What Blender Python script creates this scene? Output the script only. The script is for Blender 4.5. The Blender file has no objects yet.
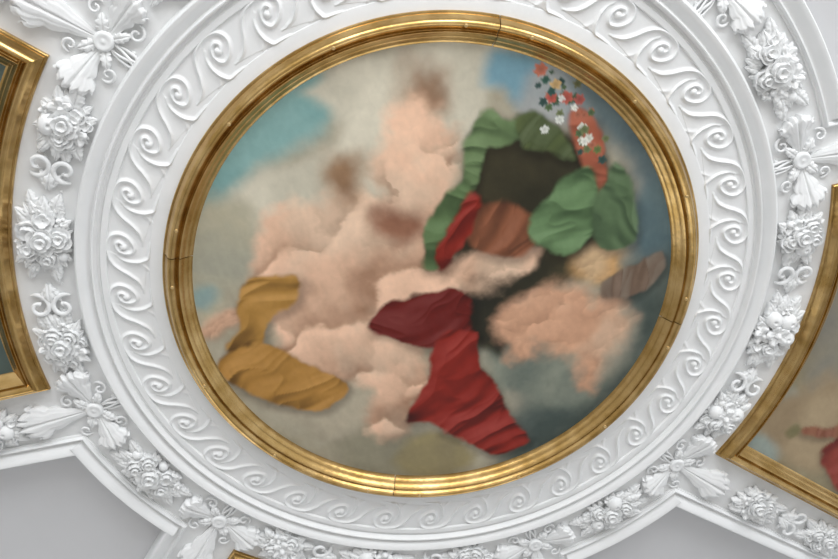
import bpy, bmesh, math, random
import numpy as np
from mathutils import Matrix, Vector
PI = math.pi
R = math.radians
H = 4.2                                   # ceiling height above the floor
col = bpy.context.scene.collection
# ceiling frame: x right, y away from the far wall, z down out of the plaster
M0 = Matrix.Translation((0, 0, H)) @ Matrix.Rotation(PI, 4, 'X')
rnd = random.Random(7)

# ---------------------------------------------------------------- materials
def lin(c):
    c = c / 255.0
    return c / 12.92 if c <= .04045 else ((c + .055) / 1.055) ** 2.4

def new_mat(name):
    m = bpy.data.materials.new(name); m.use_nodes = True
    nt = m.node_tree
    return m, nt, nt.nodes['Principled BSDF']

def mix_noise(nt, c1, c2, scale, detail=4, contrast=(.35, .65), coord='Object'):
    tc = nt.nodes.new('ShaderNodeTexCoord')
    nz = nt.nodes.new('ShaderNodeTexNoise'); nz.inputs['Scale'].default_value = scale
    nz.inputs['Detail'].default_value = detail
    nt.links.new(tc.outputs[coord], nz.inputs['Vector'])
    rp = nt.nodes.new('ShaderNodeValToRGB')
    rp.color_ramp.elements[0].position = contrast[0]; rp.color_ramp.elements[0].color = (*c1, 1)
    rp.color_ramp.elements[1].position = contrast[1]; rp.color_ramp.elements[1].color = (*c2, 1)
    nt.links.new(nz.outputs['Fac'], rp.inputs['Fac'])
    return nz, rp

def bump(nt, b, scale, strength, dist=.002):
    tc = nt.nodes.new('ShaderNodeTexCoord')
    nz = nt.nodes.new('ShaderNodeTexNoise'); nz.inputs['Scale'].default_value = scale
    nz.inputs['Detail'].default_value = 3
    nt.links.new(tc.outputs['Object'], nz.inputs['Vector'])
    bp = nt.nodes.new('ShaderNodeBump'); bp.inputs['Strength'].default_value = strength
    bp.inputs['Distance'].default_value = dist
    nt.links.new(nz.outputs['Fac'], bp.inputs['Height'])
    nt.links.new(bp.outputs['Normal'], b.inputs['Normal'])

def mat_simple(name, c1, c2, scale, rough, metal=0., bs=None, spec=None):
    m, nt, b = new_mat(name)
    nz, rp = mix_noise(nt, c1, c2, scale)
    nt.links.new(rp.outputs['Color'], b.inputs['Base Color'])
    b.inputs['Roughness'].default_value = rough
    b.inputs['Metallic'].default_value = metal
    if spec is not None: b.inputs['Specular IOR Level'].default_value = spec
    if bs: bump(nt, b, *bs)
    return m

PLASTER = mat_simple('white_plaster', (.79, .80, .80), (.82, .825, .825), 9, .62, bs=(60, .12, .003), spec=.3)
GREY = mat_simple('grey_panel_paint', (.61, .61, .62), (.64, .64, .65), 1.2, .6, spec=.3)
GOLD = mat_simple('gilt_wood', (.43, .265, .085), (.62, .42, .18), 11, .25, metal=1.0, bs=(45, .25, .003))
PLUG = mat_simple('gilt_plug', (.62, .43, .19), (.68, .50, .25), 20, .35, metal=.8)
FLOOR = mat_simple('floor_stone', (.42, .40, .37), (.50, .47, .44), 3, .5)
WALL = mat_simple('wall_paint', (.60, .60, .60), (.64, .64, .635), 2, .7)
WOOD = mat_simple('window_paint', (.7, .7, .68), (.75, .75, .73), 5, .5)

def canvas_mat():
    m, nt, b = new_mat('oil_on_canvas')
    at = nt.nodes.new('ShaderNodeAttribute'); at.attribute_name = 'pigment'
    tc = nt.nodes.new('ShaderNodeTexCoord')
    nz = nt.nodes.new('ShaderNodeTexNoise'); nz.inputs['Scale'].default_value = 26
    nz.inputs['Detail'].default_value = 6; nz.inputs['Distortion'].default_value = .8
    nt.links.new(tc.outputs['Object'], nz.inputs['Vector'])
    mp = nt.nodes.new('ShaderNodeMapRange')
    mp.inputs['From Min'].default_value = .3; mp.inputs['From Max'].default_value = .7
    mp.inputs['To Min'].default_value = .96; mp.inputs['To Max'].default_value = 1.04
    nt.links.new(nz.outputs['Fac'], mp.inputs['Value'])
    vm = nt.nodes.new('ShaderNodeVectorMath'); vm.operation = 'SCALE'
    nt.links.new(at.outputs['Color'], vm.inputs[0]); nt.links.new(mp.outputs['Result'], vm.inputs['Scale'])
    nt.links.new(vm.outputs['Vector'], b.inputs['Base Color'])
    b.inputs['Roughness'].default_value = .55
    b.inputs['Specular IOR Level'].default_value = .25
    bump(nt, b, 240, .10, .002)
    return m
CANVAS = canvas_mat()

# ---------------------------------------------------------------- objects
def link(name, me, m, parent=None, mw=None, ml=None):
    o = bpy.data.objects.new(name, me); col.objects.link(o)
    if me is not None and m is not None and not me.materials: me.materials.append(m)
    if parent is not None:
        o.parent = parent
        if ml is not None: o.matrix_local = ml
    elif mw is not None: o.matrix_world = mw
    return o

def tag(o, label, cat, group=None):
    o['label'] = label; o['category'] = cat
    if group: o['group'] = group
    return o

def struct(o):
    o['kind'] = 'structure'; return o

def at(x, y, ang=0., z=0.):
    return M0 @ Matrix.Translation((x, y, z)) @ Matrix.Rotation(ang, 4, 'Z')

def polar(r, deg): return (r * math.cos(R(deg)), r * math.sin(R(deg)))

def mesh_from(name, verts, faces, smooth=True, sharp=None):
    me = bpy.data.meshes.new(name); me.from_pydata(verts, [], faces)
    bm = bmesh.new(); bm.from_mesh(me)
    bmesh.ops.recalc_face_normals(bm, faces=bm.faces)
    bm.to_mesh(me); bm.free()
    if smooth:
        me.polygons.foreach_set('use_smooth', [True] * len(me.polygons))
        if sharp: me.set_sharp_from_angle(angle=R(sharp))
    me.update(); return me

# surfaces ---------------------------------------------------------
def grid_faces(nu, nv, wrap=False):
    f = []
    for i in range(nu - 1):
        for j in range(nv if wrap else nv - 1):
            a = i * nv + j; b = i * nv + (j + 1) % nv
            f.append((a, b, b + nv, a + nv))
    return f

def lathe(name, prof, seg=256, a0=0., a1=360., caps=False, sharp=40):
    full = abs(a1 - a0 - 360) < 1e-6
    n = seg if full else seg + 1
    v = [(r * math.cos(R(a0 + (a1 - a0) * j / seg)), r * math.sin(R(a0 + (a1 - a0) * j / seg)), h)
         for r, h in prof for j in range(n)]
    f = grid_faces(len(prof), n, full)
    if not full and caps:
        f.append([i * n for i in range(len(prof))]); f.append([i * n + n - 1 for i in range(len(prof))][::-1])
    return mesh_from(name, v, f, sharp=sharp)

def sweep_rail(name, pts, nrm, prof, sharp=40):
    """prof (inset, height) swept along pts; nrm = inward offset vector (mitre-scaled) per point; capped ends"""
    n = len(prof); v = []
    for p, q in zip(pts, nrm):
        for o, h in prof: v.append((p[0] + q[0] * o, p[1] + q[1] * o, h))
    f = grid_faces(len(pts), n)
    f.append(list(range(n))[::-1]); f.append([(len(pts) - 1) * n + j for j in range(n)])
    return mesh_from(name, v, f, sharp=sharp)

def mitres(loop, corner_idx):
    """inward mitre offset per vertex of a closed ccw loop"""
    N = len(loop); out = []
    for i in range(N):
        p, a, b = Vector(loop[i]), Vector(loop[i - 1]), Vector(loop[(i + 1) % N])
        d1 = (p - a).normalized(); d2 = (b - p).normalized()
        n1 = Vector((-d1.y, d1.x)); n2 = Vector((-d2.y, d2.x))
        m = (n1 + n2); m = m / max(.2, m.dot(n1)) if m.length > 1e-6 else n1
        out.append((m.x, m.y))
    return out

def polar_head(name, rad, hgt, rings=16, seg=44, skirt=.02, inset=.82):
    v = [(0, 0, hgt(0, 0))]; f = []
    for i in range(1, rings + 1):
        t = i / rings
        for j in range(seg):
            p = 2 * PI * j / seg; r = rad(p) * t
            v.append((r * math.cos(p), r * math.sin(p), hgt(t, p)))
    for j in range(seg):
        p = 2 * PI * j / seg; r = rad(p) * inset
        v.append((r * math.cos(p), r * math.sin(p), -skirt))
    for j in range(seg): f.append((0, 1 + j, 1 + (j + 1) % seg))
    for i in range(rings):
        for j in range(seg):
            a = 1 + i * seg + j; b = 1 + i * seg + (j + 1) % seg
            f.append((a, a + seg, b + seg, b))
    f.append([1 + rings * seg + j for j in range(seg)][::-1])
    return mesh_from(name, v, f, sharp=70)

def sheet(name, fx, nu=18, nv=13, bottom=-.004):
    """fx(t, s) -> x, y, z with t 0..1, s -1..1; closed underneath"""
    v = [fx(i / (nu - 1), -1 + 2 * j / (nv - 1)) for i in range(nu) for j in range(nv)]
    f = grid_faces(nu, nv)
    rim = [j for j in range(nv)] + [i * nv + nv - 1 for i in range(1, nu)] + \
          [(nu - 1) * nv + j for j in range(nv - 2, -1, -1)] + [i * nv for i in range(nu - 2, 0, -1)]
    cx = sum(v[k][0] for k in rim) / len(rim); cy = sum(v[k][1] for k in rim) / len(rim)
    b0 = len(v)
    for k in rim: v.append((cx + (v[k][0] - cx) * .9, cy + (v[k][1] - cy) * .9, min(bottom, v[k][2] - .004)))
    n = len(rim)
    for i in range(n): f.append((rim[i], rim[(i + 1) % n], b0 + (i + 1) % n, b0 + i))
    f.append([b0 + i for i in range(n)])
    return mesh_from(name, v, f, sharp=75)

def tube(name, pts, rads, seg=10, flat=1.0):
    n = len(pts); v = []; f = []
    for i in range(n):
        p = Vector(pts[i]); d = (Vector(pts[min(n - 1, i + 1)]) - Vector(pts[max(0, i - 1)])).normalized()
        s = d.cross(Vector((0, 0, 1)))
        s = s.normalized() if s.length > 1e-6 else Vector((1, 0, 0))
        u = s.cross(d)
        for j in range(seg):
            a = 2 * PI * j / seg
            q = p + s * rads[i] * math.cos(a) + u * rads[i] * flat * math.sin(a)
            v.append(tuple(q))
    f = grid_faces(n, seg, True)
    f.append(list(range(seg))[::-1]); f.append([(n - 1) * seg + j for j in range(seg)])
    return mesh_from(name, v, f, sharp=60)

def catmull(P, n=12):
    P = np.array(P, float); Q = np.vstack([2 * P[0] - P[1], P, 2 * P[-1] - P[-2]]); out = []
    for i in range(1, len(Q) - 2):
        for k in range(n):
            t = k / n
            out.append(.5 * (2 * Q[i] + (Q[i + 1] - Q[i - 1]) * t + (2 * Q[i - 1] - 5 * Q[i] + 4 * Q[i + 1] - Q[i + 2]) * t ** 2
                             + (3 * Q[i] - Q[i - 1] - 3 * Q[i + 1] + Q[i + 2]) * t ** 3))
    out.append(Q[-2]); return np.array(out)
WIN_W = 178; EXPO = -0.39; SIDE_F = 0.03; FAR_FILL = .18
SHAPES=[
((150, 142, 122),(165, 158, 140),0.000,0.000,'cloud',0,None),
((110, 148, 146),(126, 160, 156),0.051,0.036,'cloud',20,[(-0.985,0.238),(-0.86,0.537),(-0.64,0.739),(-0.482,0.651),(-0.484,0.549),(-0.588,0.444),(-0.712,0.353),(-0.768,0.235),(-0.862,0.145),(-0.96,0.092)]),
((200, 193, 174),(182, 176, 158),0.036,0.044,'cloud',20,[(-0.595,0.632),(-0.483,0.766),(-0.3,0.846),(0.035,0.921),(0.045,0.808),(0.028,0.738),(0.021,0.615),(-0.071,0.381),(-0.274,0.311),(-0.473,0.224),(-0.677,0.116),(-0.799,0.211),(-0.711,0.346),(-0.567,0.412),(-0.444,0.503),(-0.489,0.582)]),
((172, 164, 140),(150, 148, 132),0.051,0.051,'cloud',30,[(-0.947,0.151),(-0.803,0.248),(-0.667,0.156),(-0.691,-0.025),(-0.767,-0.159),(-0.828,-0.294),(-0.928,-0.14)]),
((130, 150, 146),(118, 140, 140),0.029,0.029,'cloud',0,[(-0.872,-0.14),(-0.81,-0.115),(-0.785,-0.161),(-0.834,-0.218),(-0.882,-0.2)]),
((118, 154, 164),(104, 138, 152),0.033,0.029,'cloud',20,[(-0.004,0.898),(0.162,0.895),(0.246,0.843),(0.192,0.783),(0.133,0.738),(0.053,0.776),(-0.002,0.777)]),
((176, 168, 160),(130, 140, 142),0.036,0.036,'cloud',10,[(0.129,0.823),(0.233,0.891),(0.358,0.828),(0.362,0.689),(0.245,0.652),(0.141,0.705)]),
((70, 84, 88),(92, 106, 108),0.065,0.044,'cloud',40,[(0.314,0.854),(0.461,0.845),(0.772,0.59),(0.933,0.253),(0.872,0.07),(0.719,0.093),(0.712,0.303),(0.631,0.49),(0.494,0.62),(0.375,0.709)]),
((96, 112, 112),(78, 96, 100),0.044,0.051,'cloud',10,[(0.624,0.451),(0.836,0.523),(0.978,0.129),(0.79,0.189)]),
((62, 72, 68),(84, 92, 86),0.080,0.051,'cloud',10,[(0.596,0.161),(0.933,0.253),(0.973,-0.098),(0.8,-0.512),(0.613,-0.797),(0.439,-0.816),(0.436,-0.455),(0.742,-0.319),(0.794,-0.076)]),
((166, 156, 136),(140, 132, 114),0.036,0.044,'cloud',10,[(-0.739,-0.483),(-0.62,-0.354),(-0.269,-0.4),(-0.05,-0.514),(-0.116,-0.721),(-0.23,-0.785),(-0.424,-0.706),(-0.613,-0.607)]),
((112, 108, 92),(136, 130, 110),0.051,0.044,'cloud',10,[(-0.258,-0.737),(-0.028,-0.635),(0.15,-0.69),(0.316,-0.857),(0.113,-0.933),(-0.194,-0.885)]),
((140, 128, 92),(122, 112, 86),0.033,0.033,'cloud',10,[(-0.015,-0.823),(0.063,-0.675),(0.213,-0.683),(0.301,-0.788),(0.153,-0.912)]),
((126, 130, 116),(92, 100, 92),0.044,0.051,'cloud',40,[(0.214,-0.222),(0.305,-0.097),(0.465,-0.166),(0.679,-0.254),(0.763,-0.39),(0.658,-0.478),(0.436,-0.455),(0.296,-0.399)]),
((60, 55, 38),(42, 40, 28),0.036,0.051,'cloud',60,[(0.006,0.393),(0.005,0.559),(0.103,0.646),(0.293,0.677),(0.473,0.616),(0.558,0.44),(0.587,0.244),(0.525,0.13),(0.391,0.038),(0.323,-0.139),(0.26,-0.248),(0.113,-0.167),(0.009,-0.008),(0.011,0.199)]),
((44, 42, 30),(30, 30, 24),0.044,0.044,'cloud',60,[(-0.04,0.048),(0.208,0.138),(0.396,0.166),(0.372,-0.043),(0.303,-0.256),(0.165,-0.183),(0.041,-0.067)]),
((156, 126, 102),(132, 104, 82),0.065,0.051,'cloud',0,[(-0.293,0.717),(-0.242,0.801),(-0.144,0.766),(-0.112,0.68),(-0.174,0.625),(-0.263,0.644)]),
((198, 162, 136),(142, 106, 82),0.040,0.087,'billow',60,[(-0.309,0.436),(-0.306,0.582),(-0.218,0.659),(-0.105,0.643),(-0.026,0.571),(-0.019,0.408),(-0.039,0.263),(0.026,0.128),(0.196,0.186),(0.335,0.247),(0.366,0.203),(0.244,0.068),(0.039,-0.038),(0.029,-0.179),(0.067,-0.404),(0.051,-0.702),(-0.053,-0.775),(-0.168,-0.686),(-0.183,-0.492),(-0.373,-0.497),(-0.529,-0.424),(-0.6,-0.264),(-0.654,-0.101),(-0.708,0.005),(-0.647,0.159),(-0.486,0.271),(-0.383,0.332),(-0.313,0.335)]),
((186, 148, 122),(138, 100, 76),0.025,0.044,'billow',20,[(-0.846,-0.305),(-0.763,-0.209),(-0.682,-0.181),(-0.667,-0.255),(-0.764,-0.321)]),
((148, 118, 90),(118, 88, 64),0.055,0.051,'cloud',0,[(-0.469,0.348),(-0.44,0.433),(-0.369,0.462),(-0.318,0.409),(-0.338,0.316),(-0.41,0.275)]),
((140, 98, 76),(108, 70, 54),0.051,0.051,'cloud',0,[(-0.295,0.224),(-0.241,0.29),(-0.157,0.303),(-0.102,0.245),(-0.162,0.173),(-0.249,0.168)]),
((126, 78, 54),(74, 44, 30),0.015,0.029,'cloth',40,[(0.07,0.307),(0.163,0.368),(0.281,0.335),(0.329,0.238),(0.247,0.169),(0.124,0.167),(0.059,0.222)]),
((150, 84, 62),(100, 54, 40),0.011,0.029,'cloth',80,[(0.321,0.707),(0.397,0.72),(0.498,0.583),(0.53,0.455),(0.492,0.403),(0.422,0.534)]),
((182, 140, 112),(124, 88, 68),0.044,0.087,'billow',60,[(0.294,-0.152),(0.31,0.009),(0.443,0.08),(0.572,0.107),(0.721,0.023),(0.788,-0.123),(0.738,-0.252),(0.714,-0.401),(0.642,-0.39),(0.618,-0.277),(0.48,-0.219),(0.36,-0.253)]),
((176, 138, 92),(140, 104, 66),0.036,0.036,'billow',0,[(0.494,0.167),(0.572,0.241),(0.661,0.213),(0.681,0.122),(0.601,0.076),(0.528,0.092)]),
((94, 114, 76),(48, 62, 40),0.011,0.040,'cloth',75,[(-0.006,0.447),(-0.013,0.609),(0.038,0.695),(0.107,0.671),(0.177,0.704),(0.21,0.646),(0.119,0.577),(0.054,0.549),(0.055,0.438),(0.035,0.397)]),
((88, 110, 72),(46, 60, 36),0.011,0.040,'cloth',100,[(-0.09,0.204),(-0.06,0.325),(0.013,0.413),(0.051,0.323),(-0.007,0.216),(-0.012,0.094),(-0.064,0.074)]),
((66, 76, 46),(84, 94, 56),0.011,0.047,'cloth',40,[(0.137,0.652),(0.21,0.716),(0.315,0.663),(0.398,0.567),(0.281,0.585),(0.176,0.568)]),
((94, 120, 82),(48, 66, 42),0.011,0.044,'cloth',70,[(0.273,0.338),(0.351,0.466),(0.439,0.555),(0.508,0.452),(0.516,0.295),(0.445,0.202),(0.364,0.211),(0.285,0.26)]),
((80, 100, 70),(46, 62, 44),0.011,0.044,'cloth',110,[(0.499,0.431),(0.529,0.57),(0.637,0.472),(0.686,0.32),(0.617,0.248),(0.539,0.298)]),
((124, 36, 26),(60, 14, 12),0.011,0.044,'cloth',60,[(-0.018,0.214),(0.014,0.356),(0.074,0.384),(0.078,0.269),(0.052,0.116),(-0.003,0.054)]),
((94, 24, 19),(44, 11, 9),0.011,0.047,'cloth',70,[(-0.206,-0.123),(-0.064,-0.026),(0.103,0.006),(0.186,-0.135),(0.175,-0.227),(0.024,-0.27),(-0.159,-0.24),(-0.241,-0.215)]),
((126, 34, 24),(58, 14, 11),0.011,0.051,'cloth',62,[(-0.012,-0.608),(0.031,-0.408),(0.053,-0.22),(0.191,-0.157),(0.235,-0.312),(0.38,-0.486),(0.508,-0.649),(0.435,-0.71),(0.282,-0.706),(0.094,-0.621)]),
((156, 116, 56),(84, 58, 26),0.011,0.047,'cloth',50,[(-0.728,-0.153),(-0.689,-0.045),(-0.567,-0.007),(-0.499,-0.059),(-0.579,-0.218),(-0.604,-0.33),(-0.69,-0.408),(-0.749,-0.371),(-0.704,-0.256)]),
((156, 114, 54),(84, 58, 24),0.011,0.047,'cloth',20,[(-0.741,-0.415),(-0.615,-0.332),(-0.466,-0.379),(-0.282,-0.448),(-0.274,-0.551),(-0.349,-0.609),(-0.557,-0.586),(-0.711,-0.502)]),
((98, 80, 66),(120, 108, 96),0.011,0.047,'cloth',20,[(0.615,0.1),(0.741,0.216),(0.839,0.264),(0.846,0.172),(0.752,0.054),(0.656,0.031)]),
]
BLOSSOMS=[(0.259,0.752,0.0138,(48, 70, 66)),(0.283,0.716,0.0127,(96, 104, 70)),(0.414,0.609,0.0145,(96, 104, 70)),(0.385,0.634,0.0123,(184, 184, 172)),(0.346,0.722,0.0132,(150, 92, 72)),(0.238,0.768,0.0155,(58, 82, 60)),(0.469,0.656,0.0121,(96, 104, 70)),(0.229,0.756,0.0092,(184, 184, 172)),(0.469,0.593,0.0089,(150, 92, 72)),(0.375,0.680,0.0162,(184, 184, 172)),(0.282,0.777,0.0157,(58, 82, 60)),(0.392,0.594,0.0109,(48, 70, 66)),(0.408,0.646,0.0163,(184, 184, 172)),(0.296,0.766,0.0140,(48, 70, 66)),(0.318,0.768,0.0106,(48, 70, 66)),(0.393,0.628,0.0131,(74, 92, 62)),(0.368,0.724,0.0105,(150, 92, 72)),(0.256,0.758,0.0145,(58, 82, 60)),(0.390,0.742,0.0101,(150, 92, 72)),(0.273,0.805,0.0084,(74, 92, 62)),(0.427,0.626,0.0126,(150, 92, 72)),(0.320,0.776,0.0162,(58, 82, 60)),(0.174,0.841,0.0138,(74, 92, 62)),(0.258,0.820,0.0137,(48, 70, 66)),(0.184,0.795,0.0102,(48, 70, 66)),(0.479,0.579,0.0155,(48, 70, 66)),(0.239,0.730,0.0132,(74, 92, 62)),(0.215,0.744,0.0153,(48, 70, 66)),(0.218,0.846,0.0080,(58, 82, 60)),(0.305,0.761,0.0093,(58, 82, 60)),(0.231,0.771,0.0141,(150, 92, 72)),(0.391,0.736,0.0119,(74, 92, 62)),(0.371,0.659,0.0145,(74, 92, 62)),(0.385,0.674,0.0159,(96, 104, 70)),(0.178,0.848,0.0218,(176, 104, 82)),(0.242,0.808,0.0182,(176, 146, 100)),(0.291,0.772,0.0218,(158, 80, 68)),(0.240,0.763,0.0182,(160, 76, 66)),(0.338,0.773,0.0182,(150, 78, 70)),(0.245,0.652,0.0145,(192, 194, 186)),(0.288,0.694,0.0145,(190, 192, 184)),(0.275,0.766,0.0109,(196, 196, 190)),(0.204,0.818,0.0145,(52, 84, 72)),(0.235,0.783,0.0145,(46, 76, 70)),(0.397,0.633,0.0145,(200, 200, 190)),(0.316,0.824,0.0145,(92, 92, 60)),(0.451,0.613,0.0145,(90, 104, 60)),(0.328,0.743,0.0109,(206, 206, 196))]
SIDE_SHAPES=[
((150, 142, 118),(132, 122, 98),0.000,0.000,'cloud',0,None),
((150, 158, 150),(132, 146, 142),0.036,0.051,'cloud',0,[(1.478,-0.538),(1.588,-0.288),(1.709,-0.457),(1.66,-0.627),(1.611,-0.688)]),
((130, 124, 108),(120, 118, 110),0.051,0.051,'cloud',0,[(1.502,0.02),(1.509,0.38),(1.825,-0.182),(1.689,-0.301)]),
((158, 140, 112),(140, 122, 96),0.051,0.051,'cloud',0,[(1.505,-0.428),(1.771,-0.189),(1.958,-0.594),(1.801,-0.667)]),
((132, 58, 48),(92, 34, 30),0.011,0.047,'cloth',70,[(1.853,-0.538),(1.881,-0.491),(1.956,-0.461),(2.16,-0.804),(2.035,-0.782),(1.916,-0.655)]),
((118, 74, 56),(142, 96, 74),0.011,0.040,'cloth',20,[(1.711,-0.462),(1.823,-0.427),(1.913,-0.369),(1.951,-0.45),(1.846,-0.479),(1.743,-0.491)]),
((96, 92, 58),(120, 112, 72),0.015,0.018,'billow',0,[(1.649,-0.475),(1.673,-0.429),(1.709,-0.457),(1.713,-0.5),(1.68,-0.514)]),
]
# ================================================================ the setting
AX = {0: 'right', 90: 'top', 180: 'left', 270: 'bottom'}
DG = {45: 'upper right', 135: 'upper left', 225: 'lower left', 315: 'lower right'}

def grey_loop(diag, inset=0., rr=1.492, half=11.6, far=3.05, n=25):
    """outline (ccw) of the grey corner panel whose middle lies in direction diag"""
    d = R(diag); pts = []
    c1 = (rr * math.cos(d - R(half)), rr * math.sin(d - R(half)))
    c2 = (rr * math.cos(d + R(half)), rr * math.sin(d + R(half)))
    e1 = d - R(25); e2 = d + R(25)                       # directions of the two straight sides
    k1 = (c1[0] + 1.45 * math.cos(e1), c1[1] + 1.45 * math.sin(e1))
    k2 = (c2[0] + 1.45 * math.cos(e2), c2[1] + 1.45 * math.sin(e2))
    arc = [(rr * math.cos(d + R(half - 2 * half * i / (n - 1))), rr * math.sin(d + R(half - 2 * half * i / (n - 1)))) for i in range(n)]
    return [k1, k2] + arc                                # ccw seen with z up

XH, Y0, Y1 = 4.6, -4.8, 5.6
def build_ceiling():
    holes = [grey_loop(d) for d in DG]
    ins = []
    for lp in holes:
        m = mitres(lp, None)
        ins.append([(p[0] + q[0] * .078, p[1] + q[1] * .078) for p, q in zip(lp, m)])
    bm = bmesh.new()
    def ring(pts, z):
        vs = [bm.verts.new((p[0], p[1], z)) for p in pts]
        return vs, [bm.edges.new((vs[i], vs[(i + 1) % len(vs)])) for i in range(len(vs))]
    _, e0 = ring([(-XH, Y0), (XH, Y0), (XH, Y1), (-XH, Y1)], 0)
    edges = list(e0); rims = []
    for lp in ins:
        v, e = ring(lp, 0); edges += e; rims.append(v)
    bmesh.ops.triangle_fill(bm, edges=edges, use_beauty=True, use_dissolve=False, normal=(0, 0, 1))
    for v in rims:                                       # recess walls and grey back
        lo = [bm.verts.new((p.co.x, p.co.y, -.055)) for p in v]; n = len(v)
        for i in range(n): bm.faces.new((v[i], v[(i + 1) % n], lo[(i + 1) % n], lo[i]))
        f = bm.faces.new(lo); f.material_index = 1
    bm.normal_update()
    for f in bm.faces:
        if f.normal.z < -.5: f.normal_flip()
    me = bpy.data.meshes.new('ceiling'); bm.to_mesh(me); bm.free()
    me.materials.append(PLASTER); me.materials.append(GREY)
    return struct(link('ceiling', me, None, mw=M0))
build_ceiling()

PANEL_PROF = [(0, -.002), (0, .008), (.003, .010), (.006, .010), (.008, .019), (.012, .023), (.016, .022), (.019, .016), (.022, .008), (.026, .008),
              (.032, .012), (.042, .021), (.053, .030), (.062, .035), (.069, .036), (.074, .032), (.077, .022), (.078, .004), (.079, -.004)]
for k, d in enumerate(DG):
    lp = grey_loop(d); m = mitres(lp, None)
    P2 = lp + [lp[0]]; M2 = m + [m[0]]
    struct(link('trim_%d' % (k + 1), sweep_rail('panel_moulding', P2, M2, PANEL_PROF, 35), PLASTER, mw=M0))

# the ring: inner flat band and the big round moulding
ring_prof = [(1.184, -.002), (1.1855, .007), (1.188, .009), (1.206, .010), (1.209, .004), (1.212, .002), (1.216, .003),
             (1.221, .003), (1.224, .018), (1.228, .026),
             (1.232, .027), (1.236, .020), (1.239, .010), (1.242, .009), (1.248, .013), (1.255, .020), (1.263, .027), (1.272, .033),
             (1.281, .035), (1.287, .031), (1.291, .021), (1.293, .010), (1.2935, -.002)]
struct(link('trim_5', lathe('ring_moulding', ring_prof, 360, sharp=30), PLASTER, mw=M0))
struct(link('trim_6', lathe('flat_band', [(.980, -.002), (.980, .004), (1.036, .004), (1.041, .003), (1.043, -.002)], 360), PLASTER, mw=M0))

# ================================================================ wave scrolls
B_ = [(1.067, 9.325), (1.0711, 8.153), (1.0826, 6.736), (1.1112, 5.409), (1.1397, 4.502), (1.1622, 3.561), (1.1781, 2.364), (1.1848, 0.94), (1.1848, -0.645), (1.1735, -1.881), (1.1485, -2.418), (1.1225, -2.039), (1.1003, -0.884), (1.0935, 0.347), (1.1065, 1.065), (1.1299, 1.14), (1.1503, 0.571), (1.1564, -0.419), (1.1447, -0.873), (1.1303, -0.371), (1.1304, 0.0)]
A_ = [(1.0395, -2.6), (1.0405, -1.3), (1.042, 0.2), (1.044, 1.669), (1.0621, 2.377), (1.0845, 2.734), (1.1113, 2.722), (1.1358, 2.359), (1.1551, 1.636)]
C_ = [(1.0348, 5.2), (1.0408, 4.585), (1.0518, 3.828), (1.0704, 3.031), (1.0812, 2.711)]
def build_wave():
    def cart(c):
        c = np.array(c); return np.stack([c[:, 0] * np.cos(np.radians(c[:, 1])), c[:, 0] * np.sin(np.radians(c[:, 1]))], 1)
    curves = [(catmull(cart(B_), 14), .0058, .0088, .017), (catmull(cart(A_), 10), .0054, .0076, .017), (catmull(cart(C_), 10), .005, .0016, .010)]
    nr, na = 100, 150
    rr = np.linspace(1.033, 1.191, nr); aa = np.radians(np.linspace(-3.1, 9.9, na))
    X = rr[:, None] * np.cos(aa); Y = rr[:, None] * np.sin(aa); Hh = np.zeros_like(X)
    for pts, w, h, w2 in curves:
        s = np.linspace(0, 1, len(pts))
        best = np.full(X.shape, 1e9); prm = np.zeros_like(X)
        for i, p in enumerate(pts):
            d = np.hypot(X - p[0], Y - p[1]); k = d < best; best[k] = d[k]; prm[k] = s[i]
        taper = np.clip(prm / .12, .25, 1)
        if h > .0080: taper *= 1 + .15 * np.clip((prm - .6) / .4, 0, 1)
        else: taper *= np.clip((1 - prm) / .25, .35, 1) * np.clip(.35 + prm * 1.6, .3, 1)
        Hh = np.maximum(Hh, h * taper * np.exp(-(best / w) ** 2)) + .0022 * taper * np.exp(-(best / w2) ** 2)
    cx, cy = 1.1304, 0.0
    d = np.hypot(X - cx, Y - cy); Hh = np.maximum(Hh, .015 * np.sqrt(np.clip(1 - (d / .0135) ** 2, 0, 1)))
    # broad swell of the wave between its two edges
    pb = catmull(cart(B_[:8]), 8); pa = catmull(cart(A_[2:]), 8)[::-1]; poly = np.vstack([pb, pa])
    ins = np.zeros(X.shape, bool); j = len(poly) - 1
    for i in range(len(poly)):
        yi, yj, xi, xj = poly[i, 1], poly[j, 1], poly[i, 0], poly[j, 0]
        c = ((yi > Y) != (yj > Y)) & (X < (xj - xi) * (Y - yi) / (yj - yi + 1e-12) + xi); ins ^= c; j = i
    Hh = Hh + np.where(ins, .0018, 0)
    keep = Hh > .0009
    idx = -np.ones(X.shape, int); v = []; f = []
    use = np.zeros(X.shape, bool)
    cell = keep[:-1, :-1] | keep[1:, :-1] | keep[:-1, 1:] | keep[1:, 1:]
    use[:-1, :-1] |= cell; use[1:, :-1] |= cell; use[:-1, 1:] |= cell; use[1:, 1:] |= cell
    for i in range(nr):
        for k in range(na):
            if use[i, k]:
                idx[i, k] = len(v); v.append((X[i, k] - cx, Y[i, k] - cy, Hh[i, k] - .0012))
    for i in range(nr - 1):
        for k in range(na - 1):
            if cell[i, k]: f.append((idx[i, k], idx[i + 1, k], idx[i + 1, k + 1], idx[i, k + 1]))
    me = bpy.data.meshes.new('wave_scroll'); me.from_pydata(v, [], f)
    me.polygons.foreach_set('use_smooth', [True] * len(f)); me.update(); return me
wave_me = build_wave()
ORD = ['', 'first', 'second', 'third', 'fourth', 'fifth', 'sixth', 'seventh', 'eighth']
JN = {90: 'top', 0: 'right', 270: 'bottom', 180: 'left'}
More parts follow.
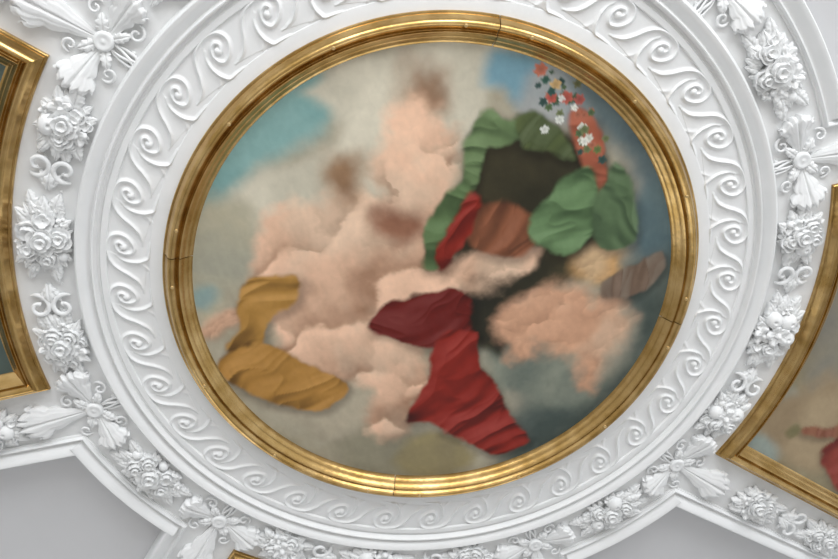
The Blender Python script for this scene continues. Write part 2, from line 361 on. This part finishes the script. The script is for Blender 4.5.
for k in range(36):
    a = k * 10
    x, y = polar(1.1304, a)
    o = link('wave_scroll', wave_me, PLASTER, mw=at(x, y, R(a)))
    j = int(math.ceil(a / 90.0) * 90) % 360; n = ((j - a) % 360) // 10
    if n == 0: lab = 'raised white plaster wave scroll level with the %s joint of the round gilt frame' % JN[j]
    else: lab = 'raised white plaster wave scroll, %s clockwise after the round frame\'s %s joint' % (ORD[n], JN[j])
    tag(o, lab, 'scroll', 'wave scrolls running round the white ring')

# ================================================================ paintings
FR = [(.995, -.003), (.995, .012), (.9925, .015), (.987, .016), (.9845, .023), (.980, .029), (.977, .038), (.972, .047), (.966, .0525), (.960, .0535),
      (.955, .0505), (.949, .0435), (.943, .035), (.940, .0325), (.9375, .034), (.936, .041), (.9335, .0435), (.930, .041), (.9225, .031), (.916, .0225),
      (.9145, .0215), (.913, .0205), (.906, .0115), (.899, .003), (.893, .001), (.893, -.003)]

def lattice(seed, n=64):
    return np.random.RandomState(seed).rand(n, n)
def vnoise(x, y, seed):
    L = lattice(seed); n = L.shape[0]
    xi = np.floor(x).astype(int); yi = np.floor(y).astype(int); fx = x - xi; fy = y - yi
    fx = fx * fx * (3 - 2 * fx); fy = fy * fy * (3 - 2 * fy)
    a = L[xi % n, yi % n]; b = L[(xi + 1) % n, yi % n]; c = L[xi % n, (yi + 1) % n]; d = L[(xi + 1) % n, (yi + 1) % n]
    return (a * (1 - fx) + b * fx) * (1 - fy) + (c * (1 - fx) + d * fx) * fy
def fbm(x, y, sc, seed, oc=4):
    s = 0; a = .5; t = 0
    for k in range(oc):
        s = s + a * vnoise(x * sc + 17.3 * k, y * sc + 9.1 * k, seed + k); t += a; a *= .5; sc *= 2.03
    return s / t
def sdist(poly, x, y):
    P = np.array(poly); n = len(P); d = np.full(x.shape, 1e9); ins = np.zeros(x.shape, bool)
    for i in range(n):
        a = P[i]; b = P[(i + 1) % n]; e = b - a
        t = np.clip(((x - a[0]) * e[0] + (y - a[1]) * e[1]) / (e @ e), 0, 1)
        d = np.minimum(d, np.hypot(x - a[0] - t * e[0], y - a[1] - t * e[1]))
        c = ((a[1] > y) != (b[1] > y)) & (x < (b[0] - a[0]) * (y - a[1]) / (b[1] - a[1] + 1e-12) + a[0]); ins ^= c
    return np.where(ins, -d, d)
def tolin(c): return np.array([lin(q) for q in c])
def smooth_poly(poly, n=5):
    P = np.array(poly); N = len(P); out = []
    for i in range(N):
        a, b, c, d = P[i - 1], P[i], P[(i + 1) % N], P[(i + 2) % N]
        for k in range(n):
            t = k / n
            out.append(.5 * (2 * b + (c - a) * t + (2 * a - 5 * b + 4 * c - d) * t * t + (3 * b - a - 3 * c + d) * t ** 3))
    return np.array(out)
def sstep(a, b, x):
    t = np.clip((x - a) / (b - a), 0, 1); return t * t * (3 - 2 * t)
PIG = 1.16
def folds(u, w, k):
    """height of hanging cloth: long ridges along w that bend, fan and split"""
    q = u + .16 * (fbm(u * 3, w * 3, 1.2, 70 + k, 3) - .5) + .05 * np.sin(w * 9 + k)
    a = 1 - np.abs(2 * fbm(q * 7.5, w * 2.6, 1.0, 40 + k, 2) - 1)
    b = 1 - np.abs(2 * fbm(q * 15, w * 6, 1.0, 55 + k, 2) - 1)
    return a * .075 + b * .020
def paint(x, y, shapes, blossoms=()):
    out = np.zeros(x.shape + (3,))
    for k, (c1, c2, bl, wp, kind, ang, poly) in enumerate(shapes):
        c1 = tolin(c1); c2 = tolin(c2); c3 = np.minimum(c1 * 1.32 + .02, 1)
        if poly is not None:
            pp = smooth_poly(poly)
            fine = .75 if kind == 'cloth' else 1.0
            wx = x + wp * 2.2 * (fbm(x, y, 7, 200 + k, 5) - .5) * fine; wy = y + wp * 2.2 * (fbm(x, y, 7, 300 + k, 5) - .5) * fine
            lo = pp.min(0) - .14; hi = pp.max(0) + .14
            sel = (x > lo[0]) & (x < hi[0]) & (y > lo[1]) & (y < hi[1])
            if not sel.any(): continue
            d = sdist(pp, wx[sel], wy[sel])
            if kind == 'cloth': d = d + .010 * (np.abs(2 * fbm(x[sel], y[sel], 14, 800 + k, 2) - 1) - .3)
            bl = max(bl, .005)
            m = 1 - sstep(-bl, bl, d)
        else:
            sel = np.ones(x.shape, bool); m = np.ones(x.shape)[sel]; d = -np.ones(x.shape)[sel]
        xs, ys = x[sel], y[sel]
        if kind == 'cloth':
            ca, sa = math.cos(R(ang)), math.sin(R(ang)); u = xs * ca - ys * sa; w = xs * sa + ys * ca
            e = .004
            dh = (folds(u + e, w, k) - folds(u - e, w, k)) / (2 * e)
            t = .45 + .42 * np.tanh(dh * 1.25) + .55 * (fbm(xs, ys, 5, 60 + k, 3) - .5) + .10 * np.clip(-d / .06, 0, 1)
            t = np.clip(t, 0, 1)[:, None]
            c = np.where(t < .5, c2 * (1 - 2 * t) + c1 * 2 * t, c1 * (2 - 2 * t) + c3 * (2 * t - 1))
        elif kind == 'billow':
            g = random.Random(900 + k); lo2, hi2 = pp.min(0), pp.max(0); A = float(np.prod(hi2 - lo2))
            big = int(min(34, 10 + A * 380)); sw = np.zeros(xs.shape) + 1e-9; sh = np.zeros(xs.shape)
            rm = max(.03, min(.10, math.sqrt(A) * .26))
            for n_ in range(big * 6):
                qx, qy = g.uniform(lo2[0], hi2[0]), g.uniform(lo2[1], hi2[1])
                sd = sdist(pp, np.array([qx]), np.array([qy]))[0]
                if n_ < big:
                    if sd > -.01: continue
                    r = rm * g.uniform(.7, 1.2); lift = 0
                else:
                    if sd > -.004 or sd < -.055: continue
                    r = rm * g.uniform(.25, .5); lift = .25
                dx = (wx[sel] - qx) / r; dy = (wy[sel] - qy) / r; dd = dx * dx + dy * dy
                z = np.where(dd < 1, np.sqrt(np.clip(1 - dd, 0, 1)), -.35 * (dd - 1)) + lift; wgt = np.exp(np.clip(z * 7, -20, 20)) * g.uniform(.5, 1.5)
                sw += wgt; sh += wgt * np.clip(.56 - .26 * dx + .34 * dy, 0, 1.15)
            t = .75 * sh / sw + .45 * (fbm(xs, ys, 8, 20 + k, 5) - .5) + .14
            t = np.clip(t + .30 * (fbm(xs, ys, 2.4, 33 + k, 2) - .5), 0, 1)[:, None]
            c = np.where(t < .5, c2 * (1 - 2 * t) + c1 * 2 * t, c1 * (2 - 2 * t) + c3 * (2 * t - 1))
            cream = tolin((196, 184, 162)); f_ = (.32 * sstep(.45, .7, fbm(xs, ys, 4, 41 + k, 4)))[:, None]
            c = c * (1 - f_) + cream * (.55 + .6 * t) * f_
            m = m * (.80 + .20 * sstep(.02, -.05, d))
        else:
            t = (fbm(xs + .3 * fbm(xs, ys, 3, 700 + k, 2), ys, 5.0, 10 + k, 5) - .30) * 2.3
            t = np.clip(t, 0, 1)[:, None]
            c = c1 * (1 - t) + c2 * t
        if kind == 'cloth':                               # the cloth is painted with a soft shadow on the cloud behind it
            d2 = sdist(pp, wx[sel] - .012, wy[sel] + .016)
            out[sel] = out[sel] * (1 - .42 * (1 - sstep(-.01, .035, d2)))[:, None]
        m = m[:, None]
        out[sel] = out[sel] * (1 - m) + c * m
    for n_, (bx, by, br, c) in enumerate(blossoms):
        a = np.arctan2(y - by, x - bx); d = np.hypot(x - bx, y - by)
        rr = 1.15 * br * (.86 + .14 * np.cos((5 if n_ % 2 else 6) * a + bx * 90))
        m = np.clip((rr - d) / .004 + .5, 0, 1)[..., None]; q = (.72 + .5 * np.clip(d / br, 0, 1))[..., None]
        out = out * (1 - m) + tolin(c) * q * m
    br = fbm(x + y * .5, (y - x * .5) * .4, 60, 500, 2)[..., None]
    return np.clip(out * PIG * (.95 + .10 * br), 0, 1)

def canvas_mesh(name, X, Y, colour, wrap, centre=False):
    nu, nv = X.shape
    n = nu * nv
    co = np.zeros((n, 3)); co[:, 0] = X.ravel(); co[:, 1] = Y.ravel(); co[:, 2] = .0005
    f = grid_faces(nu, nv, wrap)
    me = bpy.data.meshes.new(name); me.from_pydata(co.tolist(), [], f); me.update()
    if me.polygons[0].normal.z < 0: me.flip_normals()
    ca = me.color_attributes.new('pigment', 'FLOAT_COLOR', 'POINT')
    ca.data.foreach_set('color', np.concatenate([colour.reshape(n, 3), np.ones((n, 1))], 1).astype(np.float32).ravel())
    return me

plug_me = polar_head('plug', lambda p: .0062, lambda t, p: .004 * math.sqrt(max(0, 1 - .8 * t * t)), 5, 14, .004, 1.0)
def tondo():
    root = link('round_painting', None, None, mw=M0)
    tag(root, 'large round oil painting of clouds and coloured cloths in a ribbed gilt frame', 'painting')
    rad = np.concatenate([[.0005], np.linspace(.006, .8945, 200)]); ang = np.linspace(0, 2 * PI, 720, endpoint=False)
    X = rad[:, None] * np.cos(ang); Y = rad[:, None] * np.sin(ang)
    link('canvas', canvas_mesh('canvas', X, Y, paint(X, Y, SHAPES, BLOSSOMS), True), CANVAS, root)
    seg_me = lathe('frame_rail', FR, 110, .10, 89.90, caps=True, sharp=38)
    for q in range(4):
        s = link('frame_rail', seg_me, GOLD, root, ml=Matrix.Rotation(R(90 * q), 4, 'Z'))
        for a in (6.6, 32.3, 57.7, 83.4):
            link('plug', plug_me, PLUG, s, ml=Matrix.Translation((*polar(.956, a), .0515)))
tondo()

SIDE = [(a, b) for a, b in ((round(.995 - r, 4), h) for r, h in FR)]
def side_loop(n=41, far=2.72):
    c = 1.508; h = 24.5; e = 22.0
    p1 = polar(c, -h); p2 = polar(c, h)
    L = (far - c)
    k1 = (p1[0] + L * math.cos(R(-e)), p1[1] + L * math.sin(R(-e))); k2 = (k1[0], -k1[1])
    arc = [polar(c - .012 * (1 - (2 * i / (n - 1) - 1) ** 2), h - 2 * h * i / (n - 1)) for i in range(n)]
    return [k1, k2], arc
def side_painting(axis):
    root = link('framed_painting', None, None, mw=M0 @ Matrix.Rotation(R(axis), 4, 'Z'))
    lab = {0: 'gilt-framed painting with tan sky and red cloth on the right, inner edge curved',
           180: 'gilt-framed dark grey-green painting at the left edge, its inner side curved',
           270: 'gilt-framed painting below the ring, only its gilt corner showing',
           90: 'gilt-framed painting above the ring, beyond the round painting\'s top'}[axis]
    tag(root, lab, 'painting', 'gilt-framed pictures around the ring')
    (k1, k2), arc = side_loop()
    loop = [k1, k2] + arc; m = mitres(loop, None); N = len(loop)
    runs = [[0, 1], [1, 2], list(range(2, N)), [N - 1, 0]]
    for r in runs:
        link('frame_rail', sweep_rail('side_rail', [loop[i] for i in r], [m[i] for i in r], SIDE, 38), GOLD, root)
    ins = [(p[0] + q[0] * .100, p[1] + q[1] * .100) for p, q in zip(loop, m)]
    # canvas grid: from curved edge to outer edge
    inner = np.array(ins[2:]); outer = np.array([ins[1]]) * np.linspace(1, 0, len(inner))[:, None] + np.array([ins[0]]) * np.linspace(0, 1, len(inner))[:, None]
    nI = 90; t = np.linspace(0, 1, nI)[:, None, None]
    si = np.linspace(0, 1, len(inner)); sj = np.linspace(0, 1, 130)
    inner = np.stack([np.interp(sj, si, inner[:, k]) for k in (0, 1)], 1); outer = np.stack([np.interp(sj, si, outer[:, k]) for k in (0, 1)], 1)
    G = inner[None] * (1 - t) + outer[None] * t
    X, Y = G[..., 0], G[..., 1]
    if axis == 0: cl = paint(X, Y, SIDE_SHAPES)
    else:
        base = {180: ((92, 104, 98), (74, 88, 84)), 270: ((120, 118, 100), (92, 96, 88)), 90: ((120, 130, 130), (140, 140, 130))}[axis]
        cl = paint(X, Y, [(base[0], base[1], 0, 0, 'cloud', 0, None),
                          ((70, 62, 44), (92, 80, 56), .05, .06, 'cloud', 0, [(1.8, -.3), (2.3, -.35), (2.4, .3), (1.9, .25)]),
                          ((132, 96, 70), (110, 76, 54), .03, .05, 'billow', 0, [(1.85, -.1), (2.1, -.2), (2.2, .1), (1.95, .15)])])
    link('canvas', canvas_mesh('side_canvas', X, Y, cl, False), CANVAS, root)
for ax in (180, 0, 270, 90): side_painting(ax)

# ================================================================ plaster flowers and leaves
def rose_mesh(name, r, hh, seed, layers=3):
    g = random.Random(seed)
    fr = [1.0, .66, .36][:layers]; hb = [.0, .42, .70][:layers]; lf = [.50, .42, .30]
    n = [5, 4, 3]; ph = [g.uniform(0, 6.28) for _ in fr]
    def edge(k, p): return fr[k] * (.80 + .20 * abs(math.cos(n[k] * .5 * (p - ph[k]))) ** .6 + .05 * math.sin(p + ph[k] * 2))
    def hgt(t, p):
        z = 0
        for k in range(len(fr)):
            e = edge(k, p) / edge(0, p)
            if t <= e + 1e-6:
                u = t / e; z = hb[k] + lf[k] * u ** 2.5 - (.10 * max(0, u - .88) / .12)
        z -= .16 * math.exp(-(t / .09) ** 2)
        return hh * z
    return polar_head(name, lambda p: r * edge(0, p), hgt, 26, 52, .03, .7)

def blossom_mesh(name, r, hh, n, seed):
    g = random.Random(seed); ph = g.uniform(0, 6.28)
    def edge(p): return .50 + .50 * abs(math.cos(n * .5 * (p - ph))) ** .55
    def hgt(t, p):
        rho = t * edge(p)
        z = .25 + .5 * rho - .25 * (1 - abs(math.cos(n * .5 * (p - ph)))) * rho + .10 * math.cos(2 * n * (p - ph)) * rho
        if rho < .24: z = .35 + .55 * math.sqrt(max(0, 1 - (rho / .24) ** 2))
        return hh * z - hh * .35 * max(0, t - .85) / .15
    return polar_head(name, lambda p: r * edge(p), hgt, 18, 50, .025, .6)

def fruit_mesh(name, r, hh, dimple=True):
    def hgt(t, p):
        z = math.sqrt(max(0, 1 - t * t * .98))
        if dimple: z -= .35 * math.exp(-(t / .16) ** 2) - .10 * math.exp(-(t / .07) ** 2)
        return hh * z
    return polar_head(name, lambda p: r * (1 + .04 * math.cos(2 * p)), hgt, 14, 32, .03, .8)

def bud_mesh(name, L, W):
    def fx(t, s):
        w = W * math.sin(PI * min(1, max(0, .06 + .9 * t)) ** .8)
        z = W * .9 * math.sin(PI * (.06 + .9 * t)) * math.sqrt(max(0, 1 - s * s)) + .002 * math.cos(6 * s) * (t > .2)
        return (L * t, w * s, .004 + z)
    return sheet(name, fx, 14, 11)

def leaf_mesh(name, L, W, lobes, bend, seed):
    def fx(t, s):
        saw = (t * lobes) % 1.0
        w = W * math.sin(PI * (.05 + .94 * t) ** .8) ** .8 * (1 - .30 * (1 - saw) * (t > .1))
        z = .006 + .30 * W * (1 - s * s) * (1 - .4 * t) - .18 * W * math.exp(-(s / .16) ** 2) + bend * math.sin(PI * t * .9)
        z += .05 * W * math.cos(2 * PI * lobes * (t - .25 * abs(s))) * abs(s)
        return (L * t - .12 * L * abs(s) * (1 - t), w * s, z)
    return sheet(name, fx, 34, 13)

def acanthus_mesh(name, L, W, seed):
    g = random.Random(seed); ph = g.uniform(-.3, .3)
    def fx(t, s):
        lob = abs(math.sin(PI * (t * 3.0 + .15)))
        w = (.014 + (W - .014) * t ** 1.05) * (1 - .22 * (1 - lob) * min(1, t * 1.6))
        fin = abs(math.sin(PI * 2.5 * (s + ph * .2)))
        end = L * t * (1 - .24 * s * s * t + .11 * t * (fin ** .7 - .6) + .025 * t * math.cos(26 * s))
        z = .010 + .040 * t ** 1.7 * (1 - .35 * s * s) + .010 * t * (1 - t) * 4 * (1 - s * s)
        z += .0045 * t * (fin - .5) - .012 * max(0, t - .90) / .10 - .007 * (.3 + t) * math.exp(-(s / .10) ** 2)
        return (end, w * s + .10 * W * math.sin(2.2 * t) * ph, z)
    return sheet(name, fx, 36, 33)

def curl_mesh(name, size, turns, r0, r1, hand=1):
    pts = []; rad = []; n = 40
    for i in range(n):
        t = i / (n - 1); a = hand * (t * turns * 2 * PI); q = size * (1 - .80 * t)
        pts.append((q * math.cos(a) - size * .3, q * math.sin(a), .006 + .010 * math.sin(PI * t) + .006 * t)); rad.append(r0 * (1 - t) + r1 * t if i > 3 else r0 * (.4 + .15 * i))
    rad[-1] = r1 * 1.5; rad[-2] = r1 * 1.6
    return tube(name, pts, rad, 10, .9)

ROSE = [rose_mesh('rose_a', .052, .040, 1), rose_mesh('rose_b', .042, .036, 2), rose_mesh('rose_c', .033, .030, 3, 2)]
BLOS = [blossom_mesh('blossom_a', .042, .028, 5, 4), blossom_mesh('blossom_b', .033, .024, 5, 5), blossom_mesh('blossom_c', .028, .022, 6, 6)]
FRUIT = [fruit_mesh('fruit_a', .036, .036), fruit_mesh('fruit_b', .028, .028), fruit_mesh('fruit_c', .021, .022, False)]
BUD = [bud_mesh('bud_a', .050, .014), bud_mesh('bud_b', .040, .010)]
LEAF = [leaf_mesh('leaf_a', .090, .030, 5, .012, 1), leaf_mesh('leaf_b', .075, .022, 4, .016, 2), leaf_mesh('leaf_c', .060, .024, 3, .010, 3)]
ACAN = [acanthus_mesh('acanthus_a', .158, .080, 1), acanthus_mesh('acanthus_b', .145, .074, 2), acanthus_mesh('acanthus_c', .250, .088, 3)]
CURL = [curl_mesh('curl_l', .034, 1.15, .0075, .0045, 1), curl_mesh('curl_r', .034, 1.15, .0075, .0045, -1)]
RIB = [tube('ribbon_l', [(0, 0, .006), (.03, .012, .012), (.058, .030, .014), (.078, .032, .012), (.072, .016, .010), (.040, .004, .010), (.0, -.002, .006)], [.003, .0045, .006, .0065, .006, .0045, .003], 8, .8)]
RIB.append(tube('ribbon_r', [(0, 0, .006), (.03, -.012, .012), (.058, -.030, .014), (.078, -.032, .012), (.072, -.016, .010), (.040, -.004, .010), (.0, .002, .006)], [.003, .0045, .006, .0065, .006, .0045, .003], 8, .8))
BEAD = polar_head('bead', lambda p: .007, lambda t, p: .006 * math.sqrt(max(0, 1 - t * t * .98)), 5, 14, .003, .9)
HUSK = leaf_mesh('husk', .075, .020, 3, .014, 9)
BUTTON = lathe('button', [(.0325, -.004), (.0325, .014), (.031, .020), (.027, .024), (.022, .0245), (.016, .0225), (.009, .0215), (.006, .023), (.0004, .024)], 40, sharp=50)

def put(name, me, root, x, y, z=0, ang=0, s=1.0, tx=0., ty=0.):
    return link(name, me, PLASTER, root, ml=Matrix.Translation((x, y, z)) @ Matrix.Rotation(ang, 4, 'Z') @ Matrix.Rotation(tx, 4, 'X') @ Matrix.Rotation(ty, 4, 'Y') @ Matrix.Diagonal((s, s, s, 1)))

def cluster(x, y, ang, a, b, seed, label, group, lift=1.0, ends=(-1, 1)):
    """a bunch of flowers; a = half length along local x, b = half width along local y"""
    root = link('flower_bunch', None, None, mw=at(x, y, ang)); tag(root, label, 'flower ornament', group)
    g = random.Random(seed)
    n = int(10 + 14 * (a - .06) / .06)
    for k in range(n):                                    # leaves under, pointing outwards
        p = 2 * PI * (k + g.uniform(-.3, .3)) / n; q = g.uniform(.50, .72)
        ang_ = math.atan2(b * math.sin(p) * .9, a * math.cos(p)) + g.uniform(-.35, .35); ly = abs(math.sin(ang_))
        li = g.randrange(3); room = (b * 1.10 - abs(b * q * math.sin(p))) / max(ly, .2)
        put('leaf', LEAF[li], root, a * q * math.cos(p), b * q * math.sin(p), g.uniform(0, .008), ang_, min(g.uniform(.75, 1.0), max(.35, room / (.09, .075, .06)[li])), g.uniform(-.25, .25), g.uniform(-.12, .05))
    for sx in ends:                                       # wheat-like buds at the two ends
        for k in (-1, 1):
            put('leaf', LEAF[0], root, sx * a * .80, b * .34 * k, .003, (0 if sx > 0 else PI) + sx * k * .30, g.uniform(.75, .9))
        for k in range(3):
            put('bud', g.choice(BUD), root, sx * a * .72, b * (k - 1) * .42, .006, (0 if sx > 0 else PI) + sx * (k - 1) * .38, g.uniform(.85, 1.15))
    spots = [(0, 0, .020, 0)]
    m = 5 if a < .14 else 7
    o = g.uniform(0, 6.28)
    for k in range(m):
        p = o + 2 * PI * k / m + g.uniform(-.16, .16)
        spots.append((a * .56 * math.cos(p), b * .60 * math.sin(p), .010, 1))
    for k in range(m):
        p = o + 2 * PI * (k + .5) / m + g.uniform(-.2, .2)
        spots.append((a * .86 * math.cos(p), b * .82 * math.sin(p), .004, 2))
    for (px, py, pz, kind) in spots:
        r = g.random(); tilt = (-.35 * py / b * (kind > 0), .35 * px / a * (kind > 0))
        if kind == 0: nm, me, s = ('rose', ROSE[0], 1.0) if seed % 3 else ('blossom', BLOS[0], 1.15)
        elif kind == 1:
            nm, me, s = ('rose', ROSE[1], .95) if r < .38 else (('fruit', FRUIT[0], .92) if r < .62 else (('blossom', BLOS[0], .95) if r < .85 else ('rose', ROSE[2], 1.1)))
        else:
            nm, me, s = ('fruit', FRUIT[2], .9) if r < .3 else (('blossom', BLOS[2], .9) if r < .65 else ('rose', ROSE[2], .75))
        put(nm, me, root, px, py, pz * lift + .012, g.uniform(0, 6.28), s * (b / .080) * g.uniform(.95, 1.08), *[-q for q in tilt])
    return root

CORNER = {30: 'upper corner of the right picture', 330: 'lower corner of the right picture', 150: 'upper corner of the left picture',
          210: 'lower corner of the left picture', 240: 'left corner of the bottom picture', 300: 'right corner of the bottom picture',
          60: 'right corner of the top picture', 120: 'left corner of the top picture'}
SIDEW = {(0, 1): 'upper', (0, -1): 'lower', (180, -1): 'upper', (180, 1): 'lower', (270, -1): 'left', (270, 1): 'right', (90, 1): 'left', (90, -1): 'right'}
RC = 1.388
seed = 11
for ax in AX:
    pic = AX[ax] + ' framed picture'
    x, y = polar(RC, ax); seed += 1
    cluster(x, y, R(ax + 90), .125, .086, seed, 'biggest plaster rose bunch beside the middle of the %s' % pic, 'big flower bunches at the middle of each picture', 1.2)
    for sg in (1, -1):
        w = SIDEW[(ax, sg)]
        # pair of C scrolls with a little husk
        a = ax + sg * 9.9; x, y = polar(RC, a)
        o = link('scroll_ornament', None, None, mw=at(x, y, R(a + 90 * sg)))
        tag(o, 'pair of plaster curls on the %s half beside the %s' % (w, pic), 'scroll ornament', 'pairs of plaster curls between flower bunches')
        put('curl', CURL[0], o, .012, .050, 0, 2.6, 1.35); put('curl', CURL[1], o, .012, -.050, 0, -2.6, 1.35)
        put('husk', HUSK, o, -.055, 0, .004, 0, 1.0); put('husk', HUSK, o, -.045, .004, .002, .55, .8); put('husk', HUSK, o, -.045, -.004, .002, -.55, .8)
        for k in range(3): put('bead', BEAD, o, -.058 - .02 * k, .040 * (1 if sg > 0 else -1), 0, 0, .9 - .1 * k)
        for k in (-1, 1): put('bud', BUD[1], o, .035, .02 * k, 0, .5 * k, .8)
        # flower bunch beside the picture's corner
        a = ax + sg * 17.6; x, y = polar(RC, a); seed += 1
        cluster(x, y, R(a + 90), .090, .080, seed, 'white plaster flower bunch hugging the ring by the %s' % CORNER[(ax + sg * 30) % 360], 'flower bunches near the picture corners', ends=(-sg,))
        # boss
        bd = (ax + sg * 30) % 360; bx, by = polar(1.398, bd); co = CORNER[bd]
        o = link('ceiling_boss', None, None, mw=at(bx, by, R(bd)))
        tag(o, 'round white plaster boss with ribbon loops beside the %s' % co, 'boss', 'round plaster bosses at the picture corners')
        put('button', BUTTON, o, 0, 0)
        put('ribbon', RIB[0], o, -.028, .010, 0, PI - .35, 1.0); put('ribbon', RIB[1], o, -.028, -.010, 0, PI + .35, 1.0)
        for k in (-1, 1):
            put('curl', CURL[0 if k > 0 else 1], o, -.062, .088 * k, 0, 1.2 * k, .8)
            put('leaf', LEAF[1], o, -.020, .024 * k, .002, k * 2.25, .85)
            put('leaf', LEAF[2], o, .018, .024 * k, .002, k * .95, .95)
            put('curl', CURL[1 if k > 0 else 0], o, .070, .080 * k, 0, 2.0 * k, .75)
            put('bead', BEAD, o, -.088, .022 * k, 0, 0, 1.2)
        # three acanthus leaves spreading from the boss
        def acan(me, dx, dy, ang, lab):
            q = link('acanthus_leaf', me, PLASTER, mw=at(dx, dy, ang)); tag(q, lab, 'leaf ornament', 'plaster acanthus leaves spreading from the bosses')
        tang = R(bd) + sg * PI / 2                       # direction away from the axis, along the ring
        px, py = polar(1.397, bd - sg * 1.3); acan(ACAN[0], px, py, tang + PI + sg * .06, 'plaster leaf along the ring, from boss at %s' % co)
        px, py = polar(1.397, bd + sg * 1.3); acan(ACAN[1], px, py, tang + sg * .05, 'plaster leaf toward grey panel, from boss at %s' % co)
        rd = R(ax + sg * 21.2); dx, dy = math.cos(rd), math.sin(rd)
        acan(ACAN[2], bx + dx * .030, by + dy * .030, rd, 'long plaster leaf pointing outward, from boss at %s' % co)
        seed += 1
        far = .48 if bd == 330 else .405
        cluster(bx + dx * far, by + dy * far, rd, .115, .076, seed, 'plaster flower bunch outside the ring, beyond boss at %s' % co, 'flower bunches on the ribs outside the bosses', ends=(1,))
        if bd == 330:
            o = link('scroll_ornament', None, None, mw=at(bx + dx * .70, by + dy * .70, rd))
            tag(o, 'pair of white plaster curls under the lower edge of the right picture', 'scroll ornament', 'pairs of plaster curls between flower bunches')
            put('curl', CURL[0], o, .012, .050, 0, 2.6, 1.35); put('curl', CURL[1], o, .012, -.050, 0, -2.6, 1.35)
            for k in (-1, 0, 1): put('husk', HUSK, o, -.045, .004 * k, .004, .55 * k, 1.1)
            cluster(bx + dx * .94, by + dy * .94, rd, .115, .074, 95, 'plaster flower bunch at the far right end of the lowest rib', 'flower bunches on the ribs outside the bosses')
for d in DG:
    x, y = polar(RC + .006, d); seed += 1
    cluster(x, y, R(d + 90), .135, .080, seed, 'white plaster rose bunch along the curved edge of the %s grey panel' % DG[d], 'flower bunches along the grey panels')

# ================================================================ room around it (walls, floor, windows behind the viewer; far-wall ones added as fill)
def box(name, m, a, b, parent=None):
    v = [(x, y, z) for x in (a[0], b[0]) for y in (a[1], b[1]) for z in (a[2], b[2])]
    f = [(0, 1, 3, 2), (4, 6, 7, 5), (0, 4, 5, 1), (2, 3, 7, 6), (0, 2, 6, 4), (1, 5, 7, 3)]
    return link(name, mesh_from(name, v, f, smooth=False), m, parent, mw=Matrix())
# world y = -ceiling y
WY0, WY1 = -Y1, -Y0
struct(box('floor', FLOOR, (-XH, WY0, -.1), (XH, WY1, 0)))
struct(box('wall_left', WALL, (-XH - .1, WY0, 0), (-XH, WY1, H)))
def window_wall(name, mw, half, spans, first, power):
    """a wall along local x with tall openings; local +y is the room"""
    v = []; f = []
    def q(x0, x1, z0, z1, ya=-.15, yb=0.):
        b = len(v)
        for y in (ya, yb): v.extend([(x0, y, z0), (x1, y, z0), (x1, y, z1), (x0, y, z1)])
        f.extend([(b, b + 1, b + 2, b + 3), (b + 4, b + 7, b + 6, b + 5), (b, b + 4, b + 5, b + 1), (b + 1, b + 5, b + 6, b + 2), (b + 2, b + 6, b + 7, b + 3), (b + 3, b + 7, b + 4, b)])
    xs = [-half] + [c for w_ in spans for c in w_] + [half]
    q(-half, half, 0, .3); q(-half, half, 3.3, H)
    for i in range(0, len(xs), 2): q(xs[i], xs[i + 1], .3, 3.3)
    struct(link(name, mesh_from(name, v, f, smooth=False), WALL, mw=mw))
    for k, (a, b) in enumerate(spans):
        v.clear(); f.clear()
        for x in (a, (a + b) / 2 - .03, b - .06): q(x, x + .06, .3, 3.3, -.12, -.06)
        for z in (.3, 1.3, 2.3, 3.24): q(a, b, z, z + .06, -.12, -.06)
        struct(link('window_%d' % (first + k), mesh_from('window_frame', v, f, smooth=False), WOOD, mw=mw))  # frames in the far wall belong to added openings
        L = bpy.data.lights.new('daylight_and_fill', 'AREA'); L.shape = 'RECTANGLE'; L.size = b - a - .1; L.size_y = 2.9  # window light; in the far wall an added fill
        L.energy = WIN_W * power; L.color = (.97, .985, 1.0)
        o = bpy.data.objects.new('daylight_and_fill', L); col.objects.link(o)
        o.matrix_world = mw @ Matrix.Translation(((a + b) / 2, .02, 1.8)) @ Matrix.Rotation(R(90), 4, 'X')
window_wall('wall_near', Matrix.Translation((0, WY0, 0)), XH, [(-4.0, -2.0), (-1.2, .8), (1.6, 3.6)], 1, 1.0)
window_wall('wall_right', Matrix.Translation((XH, 0, 0)) @ Matrix.Rotation(R(90), 4, 'Z'), 4.6, [(-3.6, -1.6), (-.4, 1.6)], 4, SIDE_F)
window_wall('wall_far', Matrix.Translation((0, WY1, 0)) @ Matrix.Rotation(PI, 4, 'Z'), XH, [(-3.2, -1.2), (1.2, 3.2)], 6, FAR_FILL)  # windows in this wall are added to even out the light

w = bpy.data.worlds.new('sky'); bpy.context.scene.world = w; w.use_nodes = True
bg = w.node_tree.nodes['Background']; bg.inputs['Color'].default_value = (.80, .88, 1.0, 1); bg.inputs['Strength'].default_value = 1.0

# ================================================================ camera
cam = bpy.data.cameras.new('camera'); cam.sensor_width = 36; cam.lens = 807.9 / 838 * 36; cam.clip_start = .05
co = bpy.data.objects.new('camera', cam); col.objects.link(co)
RW = Matrix(((0.976634, 0.190088, 0.100261), (-0.12682, 0.886401, -0.445208), (-0.1735, 0.42209, 0.889796)))   # ceiling axes -> view axes
co.matrix_world = M0 @ (Matrix.Translation((-0.5967, 1.2876, 2.6690)) @ RW.transposed().to_4x4())
sc = bpy.context.scene; sc.camera = co
sc.view_settings.view_transform = 'Standard'; sc.view_settings.look = 'None'; sc.view_settings.gamma = 1
sc.view_settings.use_curve_mapping = False; sc.view_settings.exposure = EXPO
